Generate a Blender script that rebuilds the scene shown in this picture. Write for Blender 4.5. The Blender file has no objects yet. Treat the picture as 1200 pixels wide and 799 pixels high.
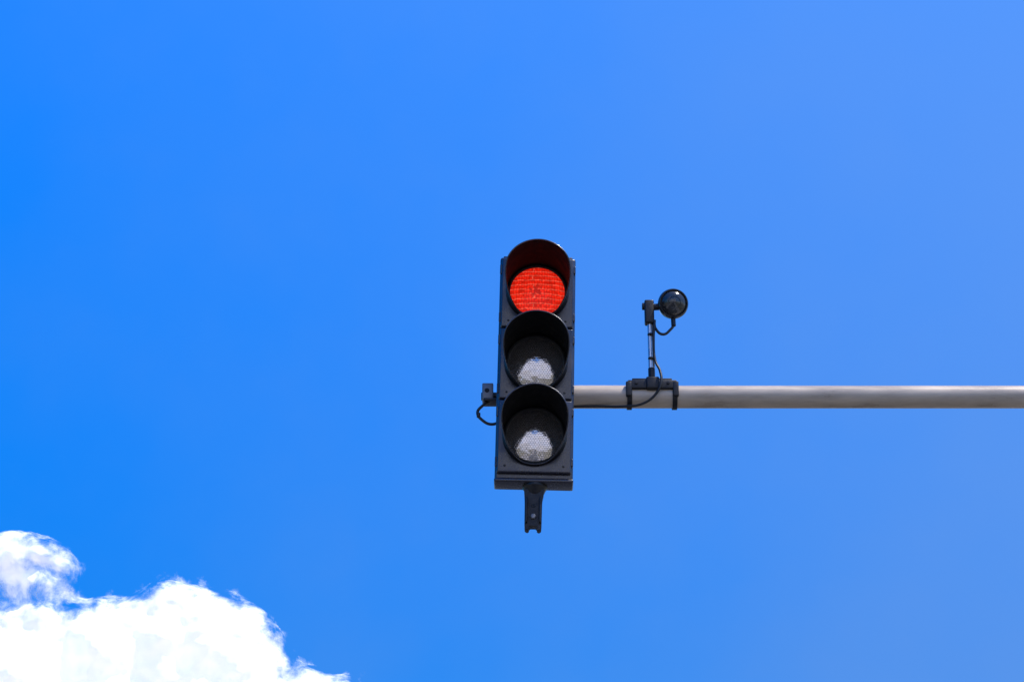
import bpy, bmesh, math
from mathutils import Vector, Matrix, noise
R = math.radians
scene = bpy.context.scene
scene.view_settings.view_transform = 'Standard'
scene.view_settings.look = 'None'
scene.view_settings.exposure = 0

SUN_EL, SUN_AZ = R(64), R(112)     # azimuth clockwise from +Y

# ---------------------------------------------------------------- world
w = bpy.data.worlds.new("World"); scene.world = w; w.use_nodes = True
nt = w.node_tree; nt.nodes.clear()
def WN(t): return nt.nodes.new(t)
def WL(a, b): nt.links.new(a, b)
out = WN('ShaderNodeOutputWorld'); bg = WN('ShaderNodeBackground')
sky = WN('ShaderNodeTexSky'); sky.sky_type = 'NISHITA'; sky.sun_disc = False
sky.sun_elevation = SUN_EL; sky.sun_rotation = SUN_AZ
sky.air_density = 1.0; sky.dust_density = 0.3; sky.ozone_density = 2.5
hs = WN('ShaderNodeHueSaturation'); hs.inputs['Saturation'].default_value = 1.3
hs.inputs['Value'].default_value = 1.6
WL(sky.outputs[0], hs.inputs['Color'])
# clear tropical air: deep blue away from the sun, thin haze on the sunward (+X) and high side
tc = WN('ShaderNodeTexCoord'); sx = WN('ShaderNodeSeparateXYZ'); WL(tc.outputs['Generated'], sx.inputs[0])
hn = WN('ShaderNodeTexNoise'); hn.inputs['Scale'].default_value = 10; hn.inputs['Detail'].default_value = 7; hn.inputs['Roughness'].default_value = .55
WL(tc.outputs['Generated'], hn.inputs['Vector'])
hx = WN('ShaderNodeMath'); hx.operation = 'MULTIPLY_ADD'; hx.inputs[1].default_value = .40; WL(sx.outputs['Z'], hx.inputs[0]); WL(sx.outputs['X'], hx.inputs[2])
ha = WN('ShaderNodeMath'); ha.operation = 'MULTIPLY_ADD'; ha.inputs[1].default_value = .24; WL(hn.outputs[0], ha.inputs[0]); WL(hx.outputs[0], ha.inputs[2])
mx1 = WN('ShaderNodeMapRange'); mx1.interpolation_type = 'SMOOTHSTEP'
mx1.inputs['From Min'].default_value = -.04; mx1.inputs['From Max'].default_value = .62; WL(ha.outputs[0], mx1.inputs[0])
tint = WN('ShaderNodeMix'); tint.data_type = 'RGBA'; WL(mx1.outputs[0], tint.inputs[0])
tint.inputs[6].default_value = (.03, .84, 1.52, 1); tint.inputs[7].default_value = (1.05, 1.03, 1.28, 1)
mz = WN('ShaderNodeMapRange'); mz.inputs['From Min'].default_value = .28; mz.inputs['From Max'].default_value = .56
mz.inputs['To Min'].default_value = .63; mz.inputs['To Max'].default_value = 1.06; WL(sx.outputs['Z'], mz.inputs[0])
m1 = WN('ShaderNodeVectorMath'); m1.operation = 'MULTIPLY'; WL(hs.outputs[0], m1.inputs[0]); WL(tint.outputs[2], m1.inputs[1])
m2 = WN('ShaderNodeVectorMath'); m2.operation = 'SCALE'; WL(m1.outputs[0], m2.inputs[0]); WL(mz.outputs[0], m2.inputs['Scale'])
WL(m2.outputs[0], bg.inputs['Color'])
bg.inputs['Strength'].default_value = 0.13
WL(bg.outputs[0], out.inputs[0])

# ---------------------------------------------------------------- materials
def mat(name, col, rough=0.5, metal=0.0, var=0.0, vscale=20, bump=0.0, bscale=200, spec=0.5, stretch=None):
    m = bpy.data.materials.new(name); m.use_nodes = True
    t = m.node_tree; b = t.nodes['Principled BSDF']
    b.inputs['Base Color'].default_value = (*col, 1); b.inputs['Roughness'].default_value = rough
    b.inputs['Metallic'].default_value = metal; b.inputs['Specular IOR Level'].default_value = spec
    tc = t.nodes.new('ShaderNodeTexCoord'); mp = t.nodes.new('ShaderNodeMapping')
    t.links.new(tc.outputs['Object'], mp.inputs[0])
    if stretch: mp.inputs['Scale'].default_value = stretch
    if var:
        n = t.nodes.new('ShaderNodeTexNoise'); n.inputs['Scale'].default_value = vscale
        n.inputs['Detail'].default_value = 8; n.inputs['Roughness'].default_value = .65
        t.links.new(mp.outputs[0], n.inputs['Vector'])
        r = t.nodes.new('ShaderNodeMapRange'); r.inputs['From Min'].default_value = .3; r.inputs['From Max'].default_value = .7
        r.inputs['To Min'].default_value = 1 - var; r.inputs['To Max'].default_value = 1 + var
        t.links.new(n.outputs[0], r.inputs[0])
        mx = t.nodes.new('ShaderNodeVectorMath'); mx.operation = 'SCALE'; mx.inputs[0].default_value = col
        t.links.new(r.outputs[0], mx.inputs['Scale']); t.links.new(mx.outputs[0], b.inputs['Base Color'])
        r2 = t.nodes.new('ShaderNodeMapRange'); r2.inputs['From Min'].default_value = .3; r2.inputs['From Max'].default_value = .7
        r2.inputs['To Min'].default_value = max(.05, rough - .12); r2.inputs['To Max'].default_value = min(1, rough + .15)
        t.links.new(n.outputs[0], r2.inputs[0]); t.links.new(r2.outputs[0], b.inputs['Roughness'])
    if bump:
        n2 = t.nodes.new('ShaderNodeTexNoise'); n2.inputs['Scale'].default_value = bscale
        t.links.new(mp.outputs[0], n2.inputs['Vector'])
        bp = t.nodes.new('ShaderNodeBump'); bp.inputs['Strength'].default_value = bump; bp.inputs['Distance'].default_value = .002
        t.links.new(n2.outputs[0], bp.inputs['Height']); t.links.new(bp.outputs[0], b.inputs['Normal'])
    return m

M_house = mat("black_polycarbonate", (.010, .010, .020), .27, 0, .45, 12, .10, 120, .8)
M_visor = mat("visor_plastic", (.004, .004, .005), .70, 0, .3, 30, .1, 300, .14)
M_seam = mat("rubber_gasket", (.006, .006, .007), .7)
M_galv = mat("galvanised_steel", (.46, .375, .29), .36, .12, .26, 6, .12, 120, .5, (.6, 3, 3))
M_steel = mat("bright_steel", (.55, .56, .58), .3, .9, .15, 30)
M_black = mat("black_cast_metal", (.006, .006, .008), .42, 0, .3, 40, .2, 200, .4)
M_gloss = mat("glossy_black", (.02, .022, .024), .18, 0, .2, 30, 0, 1, .7)
M_cable = mat("cable_rubber", (.008, .008, .009), .5)
M_grey = mat("grey_bracket", (.16, .165, .18), .45, .5, .3, 40)
M_asph = mat("asphalt", (.05, .05, .052), .9, 0, .25, 3, .5, 60)
M_conc = mat("concrete", (.34, .32, .29), .85, 0, .15, 2, .3, 40)
M_paint = mat("road_paint", (.75, .75, .72), .7, 0, .1, 8)
M_dirt = mat("dry_grass_soil", (.16, .14, .075), .95, 0, .35, .3)

# ---------------------------------------------------------------- helpers
def link(o, parent=None, m=None):
    scene.collection.objects.link(o)
    if parent: o.parent = parent
    if m: o.data.materials.append(m)
    return o
def empty(name, loc=(0, 0, 0), rot=(0, 0, 0)):
    e = bpy.data.objects.new(name, None); e.location = loc; e.rotation_euler = rot
    e.empty_display_size = .1; scene.collection.objects.link(e); return e
def finish(bm, name, parent, m, smooth=True, angle=35):
    me = bpy.data.meshes.new(name); bmesh.ops.recalc_face_normals(bm, faces=bm.faces); bm.to_mesh(me); bm.free()
    if smooth:
        for p in me.polygons: p.use_smooth = True
        try: me.set_sharp_from_angle(angle=R(angle))
        except Exception: pass
    return link(bpy.data.objects.new(name, me), parent, m)
def box(name, c, s, m, parent=None, bev=0.004, seg=3, taper=None, rot=None):
    bm = bmesh.new(); bmesh.ops.create_cube(bm, size=1)
    for v in bm.verts:
        f = 1
        if taper: f = taper if v.co.z < 0 else 1
        v.co = Vector((v.co.x * s[0] * f, v.co.y * s[1], v.co.z * s[2]))
    if bev: bmesh.ops.bevel(bm, geom=list(bm.edges), offset=bev, segments=seg, affect='EDGES', profile=.5)
    if rot: bmesh.ops.rotate(bm, verts=bm.verts, matrix=rot)
    bmesh.ops.translate(bm, verts=bm.verts, vec=Vector(c))
    return finish(bm, name, parent, m)
def lathe(name, prof, c, axis, m, parent=None, n=64):
    """prof: list of (radius, distance along axis)"""
    bm = bmesh.new(); q = Vector(axis).normalized().to_track_quat('Z', 'Y'); rings = []
    for r, h in prof:
        if r < 1e-6: rings.append([bm.verts.new(q @ Vector((0, 0, h)) + Vector(c))])
        else: rings.append([bm.verts.new(q @ Vector((r * math.cos(2 * math.pi * i / n), r * math.sin(2 * math.pi * i / n), h)) + Vector(c)) for i in range(n)])
    for a, b in zip(rings, rings[1:]):
        for i in range(n):
            j = (i + 1) % n
            if len(a) == 1 and len(b) == 1: continue
            if len(a) == 1: bm.faces.new((a[0], b[i], b[j]))
            elif len(b) == 1: bm.faces.new((a[i], b[0], a[j]))
            else: bm.faces.new((a[i], b[i], b[j], a[j]))
    return finish(bm, name, parent, m)
def rod(name, a, b, r, m, parent=None, n=40, ch=0.002):
    a = Vector(a); b = Vector(b); L = (b - a).length
    return lathe(name, [(0, 0), (r - ch, 0), (r, ch), (r, L - ch), (r - ch, L), (0, L)], a, b - a, m, parent, n)
def cable(name, pts, r, m, parent):
    cu = bpy.data.curves.new(name, 'CURVE'); cu.dimensions = '3D'; cu.bevel_depth = r; cu.bevel_resolution = 4
    sp = cu.splines.new('BEZIER'); sp.bezier_points.add(len(pts) - 1)
    for p, c in zip(sp.bezier_points, pts):
        p.co = c; p.handle_left_type = p.handle_right_type = 'AUTO'
    cu.use_fill_caps = True
    return link(bpy.data.objects.new(name, cu), parent, m)

# ---------------------------------------------------------------- traffic light
OX, OY, OZ = 0.089, 8.34, 5.49
TL = empty("traffic_light", (OX, OY, OZ), (0, R(1.3), 0))

box("housing", (0, .046, .002), (.286, .088, .912), M_house, TL, .010, 4)
box("top_cap", (0, .046, .4605), (.262, .07, .012), M_house, TL, .004)
box("bottom_lip", (0, .040, -.4555), (.289, .085, .014), M_house, TL, .005)
ZC = [.300, .006, -.288]
for i, z in enumerate(ZC):
    box(f"door_{i+1}", (0, -.006, z), (.272, .022, .2885), M_house, TL, .006, 4)
    for sx_ in (-1, 1):
        for dz in (-.1, .1):
            if sx_ == 1:
                box(f"latch_{i+1}", (.1375, -.004, z + dz), (.011, .018, .03), M_house, TL, .003)
            else:
                rod(f"hinge_{i+1}", (-.1385, -.006, z + dz - .02), (-.1385, -.006, z + dz + .02), .005, M_house, TL, 16)
    lathe(f"lens_bezel_{i+1}", [(.1015, -.004), (.1030, .008), (.107, .011), (.113, .008), (.1150, 0), (.1150, -.01)], (0, -.017, z), (0, -1, 0), M_seam, TL)

def visor(name, z, parent):
    bm = bmesh.new(); N = 128; K = 14; rad = .1165; rows = []
    def prof(i):
        th = 2 * math.pi * i / N
        a = abs(math.degrees(th if th <= math.pi else th - 2 * math.pi))
        t = min(1, max(0, (a - 62) / (165 - 62))); t = t * t * (3 - 2 * t)
        return th, .210 * (1 - t) + .014 * t
    for k in range(K + 1):
        row = []
        for i in range(N):
            th, L = prof(i)
            y = -.017 - L * k / K
            rr = rad + .004 * (k / K) * (L / .210)
            drop = -.006 * (L / .210) * (k / K)
            row.append(bm.verts.new((rr * math.sin(th), y, z + rr * math.cos(th) + drop)))
        rows.append(row)
    for a, b in zip(rows, rows[1:]):
        for i in range(N):
            j = (i + 1) % N; bm.faces.new((a[i], a[j], b[j], b[i]))
    o = finish(bm, name, parent, M_visor, True, 60)
    s = o.modifiers.new("thick", 'SOLIDIFY'); s.thickness = .0035; s.offset = 0
    # rolled front lip
    pts = []
    for i in range(N):
        th, L = prof(i)
        rr = rad + .004 * (L / .210)
        pts.append((rr * math.sin(th), -.017 - L, z + rr * math.cos(th) - .006 * L / .210))
    cu = bpy.data.curves.new(name + "_lip", 'CURVE'); cu.dimensions = '3D'; cu.bevel_depth = .0026; cu.bevel_resolution = 3
    sp = cu.splines.new('POLY'); sp.points.add(N - 1); sp.use_cyclic_u = True
    for p, c in zip(sp.points, pts): p.co = (*c, 1)
    link(bpy.data.objects.new(name + "_lip", cu), parent, M_house)
    return o
for i, z in enumerate(ZC): visor(f"visor_{i+1}", z, TL)
for i, z in enumerate(ZC):       # visor fixing screws on the doors
    for a in (42, 138, 222, 318):
        x = .160 * math.sin(R(a)) ; zz = z + .160 * math.cos(R(a))
        lathe(f"screw_{i+1}", [(0, .003), (.003, .0025), (.0045, 0)], (x, -.017, zz), (0, -1, 0), M_black, TL, 12)

def lens_mat(name, lit):
    m = bpy.data.materials.new(name); m.use_nodes = True
    t = m.node_tree; b = t.nodes['Principled BSDF']; N = t.nodes.new; Lk = t.links.new
    tc = N('ShaderNodeTexCoord'); mp = N('ShaderNodeMapping')
    mp.vector_type = 'POINT'; mp.inputs['Rotation'].default_value = (R(90), 0, 0)
    Lk(tc.outputs['Object'], mp.inputs[0])
    if lit:
        ns = N('ShaderNodeTexNoise'); ns.inputs['Scale'].default_value = 48; ns.inputs['Detail'].default_value = 3
        Lk(mp.outputs[0], ns.inputs['Vector'])
        ad = N('ShaderNodeVectorMath'); ad.operation = 'MULTIPLY_ADD'
        ad.inputs[1].default_value = (.03, .010, .004); Lk(ns.outputs[1], ad.inputs[0]); Lk(mp.outputs[0], ad.inputs[2])
        br = N('ShaderNodeTexBrick'); br.inputs['Scale'].default_value = 1; br.offset = .37
        br.inputs['Brick Width'].default_value = .30; br.inputs['Row Height'].default_value = .0195
        br.inputs['Mortar Size'].default_value = .0020; br.inputs['Mortar Smooth'].default_value = 1
        br.inputs['Color1'].default_value = (.92, .022, .008, 1); br.inputs['Color2'].default_value = (.80, .015, .005, 1)
        br.inputs['Mortar'].default_value = (1.0, .17, .10, 1)
        Lk(ad.outputs[0], br.inputs['Vector'])
        vo = N('ShaderNodeTexVoronoi'); vo.inputs['Scale'].default_value = 105; vo.inputs['Randomness'].default_value = .45
        Lk(mp.outputs[0], vo.inputs['Vector'])
        vr = N('ShaderNodeMapRange'); vr.inputs['From Max'].default_value = .7; vr.inputs['To Min'].default_value = 1.25; vr.inputs['To Max'].default_value = .50
        Lk(vo.outputs['Distance'], vr.inputs[0])
        vm = N('ShaderNodeVectorMath'); vm.operation = 'SCALE'; Lk(br.outputs[0], vm.inputs[0]); Lk(vr.outputs[0], vm.inputs['Scale'])
        ln = N('ShaderNodeVectorMath'); ln.operation = 'LENGTH'; Lk(tc.outputs['Object'], ln.inputs[0])
        n2 = N('ShaderNodeTexNoise'); n2.inputs['Scale'].default_value = 75; n2.inputs['Detail'].default_value = 1
        Lk(mp.outputs[0], n2.inputs['Vector'])
        mr = N('ShaderNodeMapRange'); mr.inputs['From Min'].default_value = .012; mr.inputs['From Max'].default_value = .052
        mr.inputs['To Min'].default_value = .32; mr.inputs['To Max'].default_value = -.15; Lk(ln.outputs['Value'], mr.inputs[0])
        s = N('ShaderNodeMath'); s.operation = 'ADD'; Lk(n2.outputs[0], s.inputs[0]); Lk(mr.outputs[0], s.inputs[1])
        m3 = N('ShaderNodeMapRange'); m3.inputs['From Min'].default_value = .60; m3.inputs['From Max'].default_value = .74
        m3.inputs['To Max'].default_value = .8; Lk(s.outputs[0], m3.inputs[0])
        mx = N('ShaderNodeMix'); mx.data_type = 'RGBA'; Lk(m3.outputs[0], mx.inputs[0]); Lk(vm.outputs[0], mx.inputs[6])
        mx.inputs[7].default_value = (.30, .010, .005, 1)
        Lk(mx.outputs[2], b.inputs['Emission Color']); b.inputs['Emission Strength'].default_value = 1.12
        b.inputs['Base Color'].default_value = (.10, .004, .002, 1); b.inputs['Roughness'].default_value = .3
        b.inputs['Specular IOR Level'].default_value = .12
    else:
        br = N('ShaderNodeTexBrick'); br.offset = .5; br.inputs['Scale'].default_value = 1
        br.inputs['Brick Width'].default_value = .0095; br.inputs['Row Height'].default_value = .0075
        br.inputs['Mortar Size'].default_value = .0015; br.inputs['Mortar Smooth'].default_value = 1
        br.inputs['Color1'].default_value = (.72, .66, .63, 1); br.inputs['Color2'].default_value = (.58, .54, .52, 1)
        br.inputs['Mortar'].default_value = (.20, .19, .185, 1)
        Lk(mp.outputs[0], br.inputs['Vector']); Lk(br.outputs[0], b.inputs['Base Color'])
        wv = N('ShaderNodeTexNoise'); wv.inputs['Scale'].default_value = 16; wv.inputs['Detail'].default_value = 2; Lk(mp.outputs[0], wv.inputs['Vector'])
        b2 = N('ShaderNodeBump'); b2.inputs['Strength'].default_value = .8; b2.inputs['Distance'].default_value = .005; Lk(wv.outputs[0], b2.inputs['Height'])
        bp = N('ShaderNodeBump'); bp.inputs['Strength'].default_value = .18; bp.inputs['Distance'].default_value = .0005
        bp.invert = True; Lk(b2.outputs[0], bp.inputs['Normal'])
        Lk(br.outputs['Fac'], bp.inputs['Height']); Lk(bp.outputs[0], b.inputs['Normal'])
        b.inputs['Metallic'].default_value = .88; b.inputs['Roughness'].default_value = .05
    return m
M_red = lens_mat("lit_red_lens", True); M_clear = lens_mat("clear_lens", False)
for i, (z, nm) in enumerate(zip(ZC, ("red_lens", "amber_lens", "green_lens"))):
    prof = []
    for k in range(15):
        t = 1 - k / 14; r = .1035 * t
        prof.append((r, .018 * (1 - t * t)))
    o = lathe(nm, [(p[0], p[1]) for p in prof], (0, 0, 0), (0, -1, 0), M_red if i == 0 else M_clear, TL, 96)
    o.location = (0, -.020, z)

# lower suspension bracket
def outline_plate(name, pts, y0, y1, m, parent, bev=.003):
    bm = bmesh.new(); vs = [bm.verts.new((x, y0, z)) for x, z in pts]; f = bm.faces.new(vs)
    r = bmesh.ops.extrude_face_region(bm, geom=[f])
    for v in [g for g in r['geom'] if isinstance(g, bmesh.types.BMVert)]: v.co.y = y1
    bmesh.ops.recalc_face_normals(bm, faces=bm.faces)
    if bev: bmesh.ops.bevel(bm, geom=list(bm.edges), offset=bev, segments=2, affect='EDGES')
    return finish(bm, name, parent, m)
lathe("bracket_boss", [(0, 0), (.046, 0), (.046, .010), (.040, .018), (.034, .032), (.028, .04), (0, .042)], (.005, .045, -.460), (0, 0, -1), M_black, TL, 40)
outline_plate("bracket_arm", [(-.034, -.480), (.040, -.480), (.037, -.505), (.033, -.525), (.032, -.628), (.030, -.642), (.016, -.643), (.014, -.628), (-.012, -.628), (-.014, -.643), (-.028, -.641), (-.030, -.625), (-.031, -.525)],
              .018, .052, M_black, TL, .003)
box("bracket_rib_left", (-.024, .012, -.565), (.008, .014, .10), M_black, TL, .003)
box("bracket_rib_right", (.026, .012, -.565), (.008, .014, .10), M_black, TL, .003)
lathe("bracket_bolt", [(0, .008), (.008, .008), (.011, .005), (.011, 0)], (.001, .018, -.59), (0, -1, 0), M_grey, TL, 6)
lathe("bracket_hole", [(0, .001), (.007, .001), (.008, 0)], (.001, .018, -.548), (0, -1, 0), M_seam, TL, 20)

# ---------------------------------------------------------------- mast with arm
PZ = OZ - .056; PY = OY + .15
MA = empty("signal_mast_arm", (0, 0, 0))
rod("arm_tube", (OX - .10, PY, PZ), (5.0, PY, PZ), .043, M_galv, MA, 64)
lathe("mast_column", [(0, 0), (.22, 0), (.22, .02), (.12, .025), (.11, 1.0), (.085, 5.9), (.07, 5.95), (0, 5.97)], (5.05, PY, .13), (0, 0, 1), M_galv, MA, 64)
lathe("arm_flange", [(0, 0), (.075, 0), (.075, .02), (.05, .025), (.05, .06)], (4.90, PY, PZ), (-1, 0, 0), M_galv, MA, 40)
rod("arm_collar", (OX + .13, PY, PZ), (OX + .345, PY, PZ), .0440, M_galv, MA, 64, .0008)
# end plate / strap left of the housing
box("end_bracket", (OX - .180, PY - .01, PZ + .010), (.042, .05, .066), M_grey, MA, .004)
box("end_bracket_foot", (OX - .165, PY - .012, PZ - .027), (.06, .06, .010), M_black, MA, .002)
rod("end_bracket_hole", (OX - .183, PY - .034, PZ + .012), (OX - .183, PY - .0365, PZ + .012), .009, M_seam, MA, 20, .0005)
rod("end_spigot", (OX - .205, PY, PZ + .002), (OX - .10, PY, PZ + .002), .016, M_black, MA, 24)
box("mount_clamp", (OX, PY - .04, PZ), (.12, .06, .12), M_black, MA, .006)
cable("feed_cable", [(OX - .17, PY - .02, PZ - .025), (OX - .20, PY - .03, PZ - .050), (OX - .218, PY - .03, PZ - .078), (OX - .20, PY - .03, PZ - .108), (OX - .165, PY - .03, PZ - .125), (OX - .12, PY - .02, PZ - .10)], .0055, M_cable, MA)
box("cable_gland", (OX - .214, PY - .03, PZ - .088), (.014, .014, .018), M_black, MA, .003)

# ---------------------------------------------------------------- traffic camera
TC = empty("traffic_camera", (OX + .437, PY, PZ))
box("clamp_saddle", (0, -.022, .030), (.185, .062, .036), M_black, TC, .005)
for sx_, nm in ((-1, "left"), (1, "right")):
    lathe("clamp_band_" + nm, [(.0435, -.009), (.049, -.009), (.049, .009), (.0435, .009)], (sx_ * .085, 0, 0), (1, 0, 0), M_black, TC, 48)
    box("clamp_ear_" + nm, (sx_ * .088, -.043, .012), (.022, .022, .060), M_black, TC, .004)
    rod("clamp_bolt_" + nm, (sx_ * .06, -.050, .034), (sx_ * .06, -.058, .034), .006, M_black, TC, 6, .001)
box("clamp_centre", (.002, -.040, .034), (.05, .04, .05), M_black, TC, .006)
box("clamp_rail", (0, -.030, .052), (.15, .03, .012), M_black, TC, .003)
rod("post_socket", (0, -.03, .045), (0, -.03, .105), .013, M_black, TC, 24)
rod("post", (-.003, -.03, .08), (-.003, -.03, .30), .0085, M_steel, TC, 24)
rod("post_stay", (.009, -.026, .08), (.009, -.026, .30), .0045, M_grey, TC, 16)
box("swivel_block", (-.003, -.03, .338), (.036, .036, .098), M_black, TC, .006)
rod("swivel_pin", (.012, -.03, .362), (.05, -.035, .362), .013, M_black, TC, 24)
rod("swivel_knob", (-.030, -.03, .365), (-.018, -.03, .365), .014, M_black, TC, 16)
ax = Vector((.10, -1, -.28)).normalized(); cc = Vector((.087, -.045, .368))
prof = [(0, -.062), (.022, -.058), (.040, -.047), (.052, -.030), (.0575, -.008), (.0585, .006), (.057, .016), (.053, .021), (.050, .0215), (.049, .019),
        (.046, .022), (.040, .029), (.031, .035), (.024, .0375), (.0225, .036), (.018, .038), (.009, .041), (0, .042)]
lathe("camera_body", prof, cc, ax, M_gloss, TC, 64)
lathe("camera_ring", [(.0495, .020), (.0515, .0235), (.0535, .0235), (.0545, .0195)], cc, ax, M_black, TC, 64)
cable("camera_cable", [(.087, -.03, .315), (.088, -.035, .285), (.075, -.04, .262), (.045, -.045, .240), (.020, -.045, .262), (.014, -.04, .300)], .0052, M_cable, TC)
rod("cable_gland", (.087, -.035, .322), (.088, -.037, .278), .009, M_black, TC, 16)
cable("down_cable", [(.016, -.045, .300), (.010, -.045, .22), (.014, -.045, .13), (.030, -.06, .08), (.032, -.070, .03), (.012, -.062, -.015), (-.035, -.045, -.046), (-.11, -.03, -.052), (-.20, -.02, -.047), (-.30, -.01, -.043)], .0050, M_cable, TC)
for z in (.14, .24): rod("cable_tie", (0, -.036, z), (0, -.036, z + .006), .0125, M_black, TC, 16, .001)

# ---------------------------------------------------------------- ground, road, pavement
def sheet(name, x0, x1, y0, y1, z, m, parent=None):
    bm = bmesh.new(); vs = [bm.verts.new(p) for p in ((x0, y0, z), (x1, y0, z), (x1, y1, z), (x0, y1, z))]; bm.faces.new(vs)
    return finish(bm, name, parent, m, False)
sheet("ground", -6000, 6000, -6000, 6000, 0, M_dirt)
rd = empty("road"); sheet("asphalt", -4, 4, -300, 300, .004, M_asph, rd)
for k in range(-20, 21): sheet("lane_dash", -.06, .06, k * 9, k * 9 + 3, .008, M_paint, rd)
sheet("stop_line", .2, 3.8, 3.6, 4.0, .008, M_paint, rd)
for s, nm in ((1, "pavement"), (-1, "pavement.001")):
    p = empty(nm); xa, xb = sorted((s * 4.15, s * 7))
    box("slab", ((xa + xb) / 2, 0, .065), (xb - xa, 600, .13), M_conc, p, 0)
    box("kerb", (s * 4.074, 0, .068), (.146, 600, .136), M_conc, p, .015)

# ---------------------------------------------------------------- clouds
def cloud_mat():
    m = bpy.data.materials.new("cloud_vapour"); m.use_nodes = True
    t = m.node_tree; t.nodes.clear(); N = t.nodes.new; Lk = t.links.new
    o = N('ShaderNodeOutputMaterial'); at = N('ShaderNodeAttribute'); at.attribute_name = "env"
    tc = N('ShaderNodeTexCoord')
    n1 = N('ShaderNodeTexNoise'); n1.inputs['Scale'].default_value = .055; n1.inputs['Detail'].default_value = 12
    n1.inputs['Roughness'].default_value = .60; n1.inputs['Distortion'].default_value = .2
    Lk(tc.outputs['Object'], n1.inputs['Vector'])
    a = N('ShaderNodeMath'); a.operation = 'MULTIPLY_ADD'; a.inputs[1].default_value = 42; a.inputs[2].default_value = -21
    Lk(n1.outputs[0], a.inputs[0])
    s = N('ShaderNodeMath'); s.operation = 'ADD'; Lk(a.outputs[0], s.inputs[0]); Lk(at.outputs['Fac'], s.inputs[1])
    mr = N('ShaderNodeMapRange'); mr.interpolation_type = 'SMOOTHSTEP'
    mr.inputs['From Min'].default_value = -8.0; mr.inputs['From Max'].default_value = 7.0; Lk(s.outputs[0], mr.inputs[0])
    d = N('ShaderNodeBsdfDiffuse'); d.inputs['Color'].default_value = (.92, .92, .93, 1)
    # emission stands in for light scattered inside the vapour: stronger where it is thick
    er = N('ShaderNodeMapRange'); er.inputs['From Min'].default_value = -4; er.inputs['From Max'].default_value = 16
    er.inputs['To Min'].default_value = .36; er.inputs['To Max'].default_value = .62; Lk(s.outputs[0], er.inputs[0])
    e = N('ShaderNodeEmission'); e.inputs['Color'].default_value = (1, .93, .97, 1); Lk(er.outputs[0], e.inputs['Strength'])
    ad = N('ShaderNodeAddShader'); Lk(d.outputs[0], ad.inputs[0]); Lk(e.outputs[0], ad.inputs[1])
    tr = N('ShaderNodeBsdfTransparent'); mx = N('ShaderNodeMixShader')
    Lk(mr.outputs[0], mx.inputs[0]); Lk(tr.outputs[0], mx.inputs[1]); Lk(ad.outputs[0], mx.inputs[2]); Lk(mx.outputs[0], o.inputs[0])
    return m
M_cloud = cloud_mat()
def cloud(name, blobs, x0, x1, z0, z1, step, seed=0):
    nx = int((x1 - x0) / step) + 1; nz = int((z1 - z0) / step) + 1
    vs = []; env = []
    for j in range(nz):
        for i in range(nx):
            x = x0 + i * step; z = z0 + j * step
            # soft union of puffs
            acc = 0
            for bx, bz, r in blobs: acc += math.exp((r - math.hypot(x - bx, z - bz)) / 3.5)
            e = 3.5 * math.log(acc + 1e-9)
            env.append(e); q = Vector((x, seed, z))
            h = math.sqrt(max(e + 8, 0)) * 4.0
            h += 7 * noise.fractal(q * .035, 1.3, 2.0, 5) if e > -30 else 0
            vs.append((x, -h, z))
    fs = [(j * nx + i, j * nx + i + 1, (j + 1) * nx + i + 1, (j + 1) * nx + i) for j in range(nz - 1) for i in range(nx - 1)
          if env[j * nx + i] > -34]
    me = bpy.data.meshes.new(name); me.from_pydata(vs, [], fs); me.update()
    at = me.attributes.new("env", 'FLOAT', 'POINT'); at.data.foreach_set("value", env)
    for p in me.polygons: p.use_smooth = True
    return link(bpy.data.objects.new(name, me), None, M_cloud)
blobs = [(5, 75, 12), (22, 74, 9), (34, 68, 4), (-20, 70, 18), (-45, 60, 25), (30, 56, 6), (18, 58, 6), (6, 58, 5),
         (-30, 1, 42), (20, -1, 43), (66, 10, 36), (102, 19, 35), (127, 15, 34), (146, -1, 28), (184, -7, 10), (205, -9, 5),
         (-20, -50, 60), (60, -50, 60), (130, -50, 55), (180, -50, 36)]
c1 = cloud("cloud", blobs, -140, 250, -110, 120, 1.15); c1.location = (-305, 1400, 450)
c2 = bpy.data.objects.new("cloud.001", c1.data); scene.collection.objects.link(c2)
c2.location = (330, -1400, 430); c2.rotation_euler = (0, 0, math.pi); c2.scale = (5, 5, 5)

# ---------------------------------------------------------------- sun + camera
S = bpy.data.lights.new("sun", 'SUN'); S.energy = 4.8; S.angle = R(.5); S.color = (1, .95, .87)
so = bpy.data.objects.new("sun", S); scene.collection.objects.link(so)
sd = Vector((math.sin(SUN_AZ) * math.cos(SUN_EL), math.cos(SUN_AZ) * math.cos(SUN_EL), math.sin(SUN_EL)))
so.rotation_euler = sd.to_track_quat('Z', 'Y').to_euler(); so.location = sd * 30
cam = bpy.data.cameras.new("camera"); cam.lens = 87; cam.sensor_width = 36; cam.clip_end = 20000; cam.clip_start = .1
co = bpy.data.objects.new("camera", cam); scene.collection.objects.link(co)
co.location = (0, 0, 1.6); co.rotation_euler = (R(90 + 25.6), 0, 0)
scene.camera = co
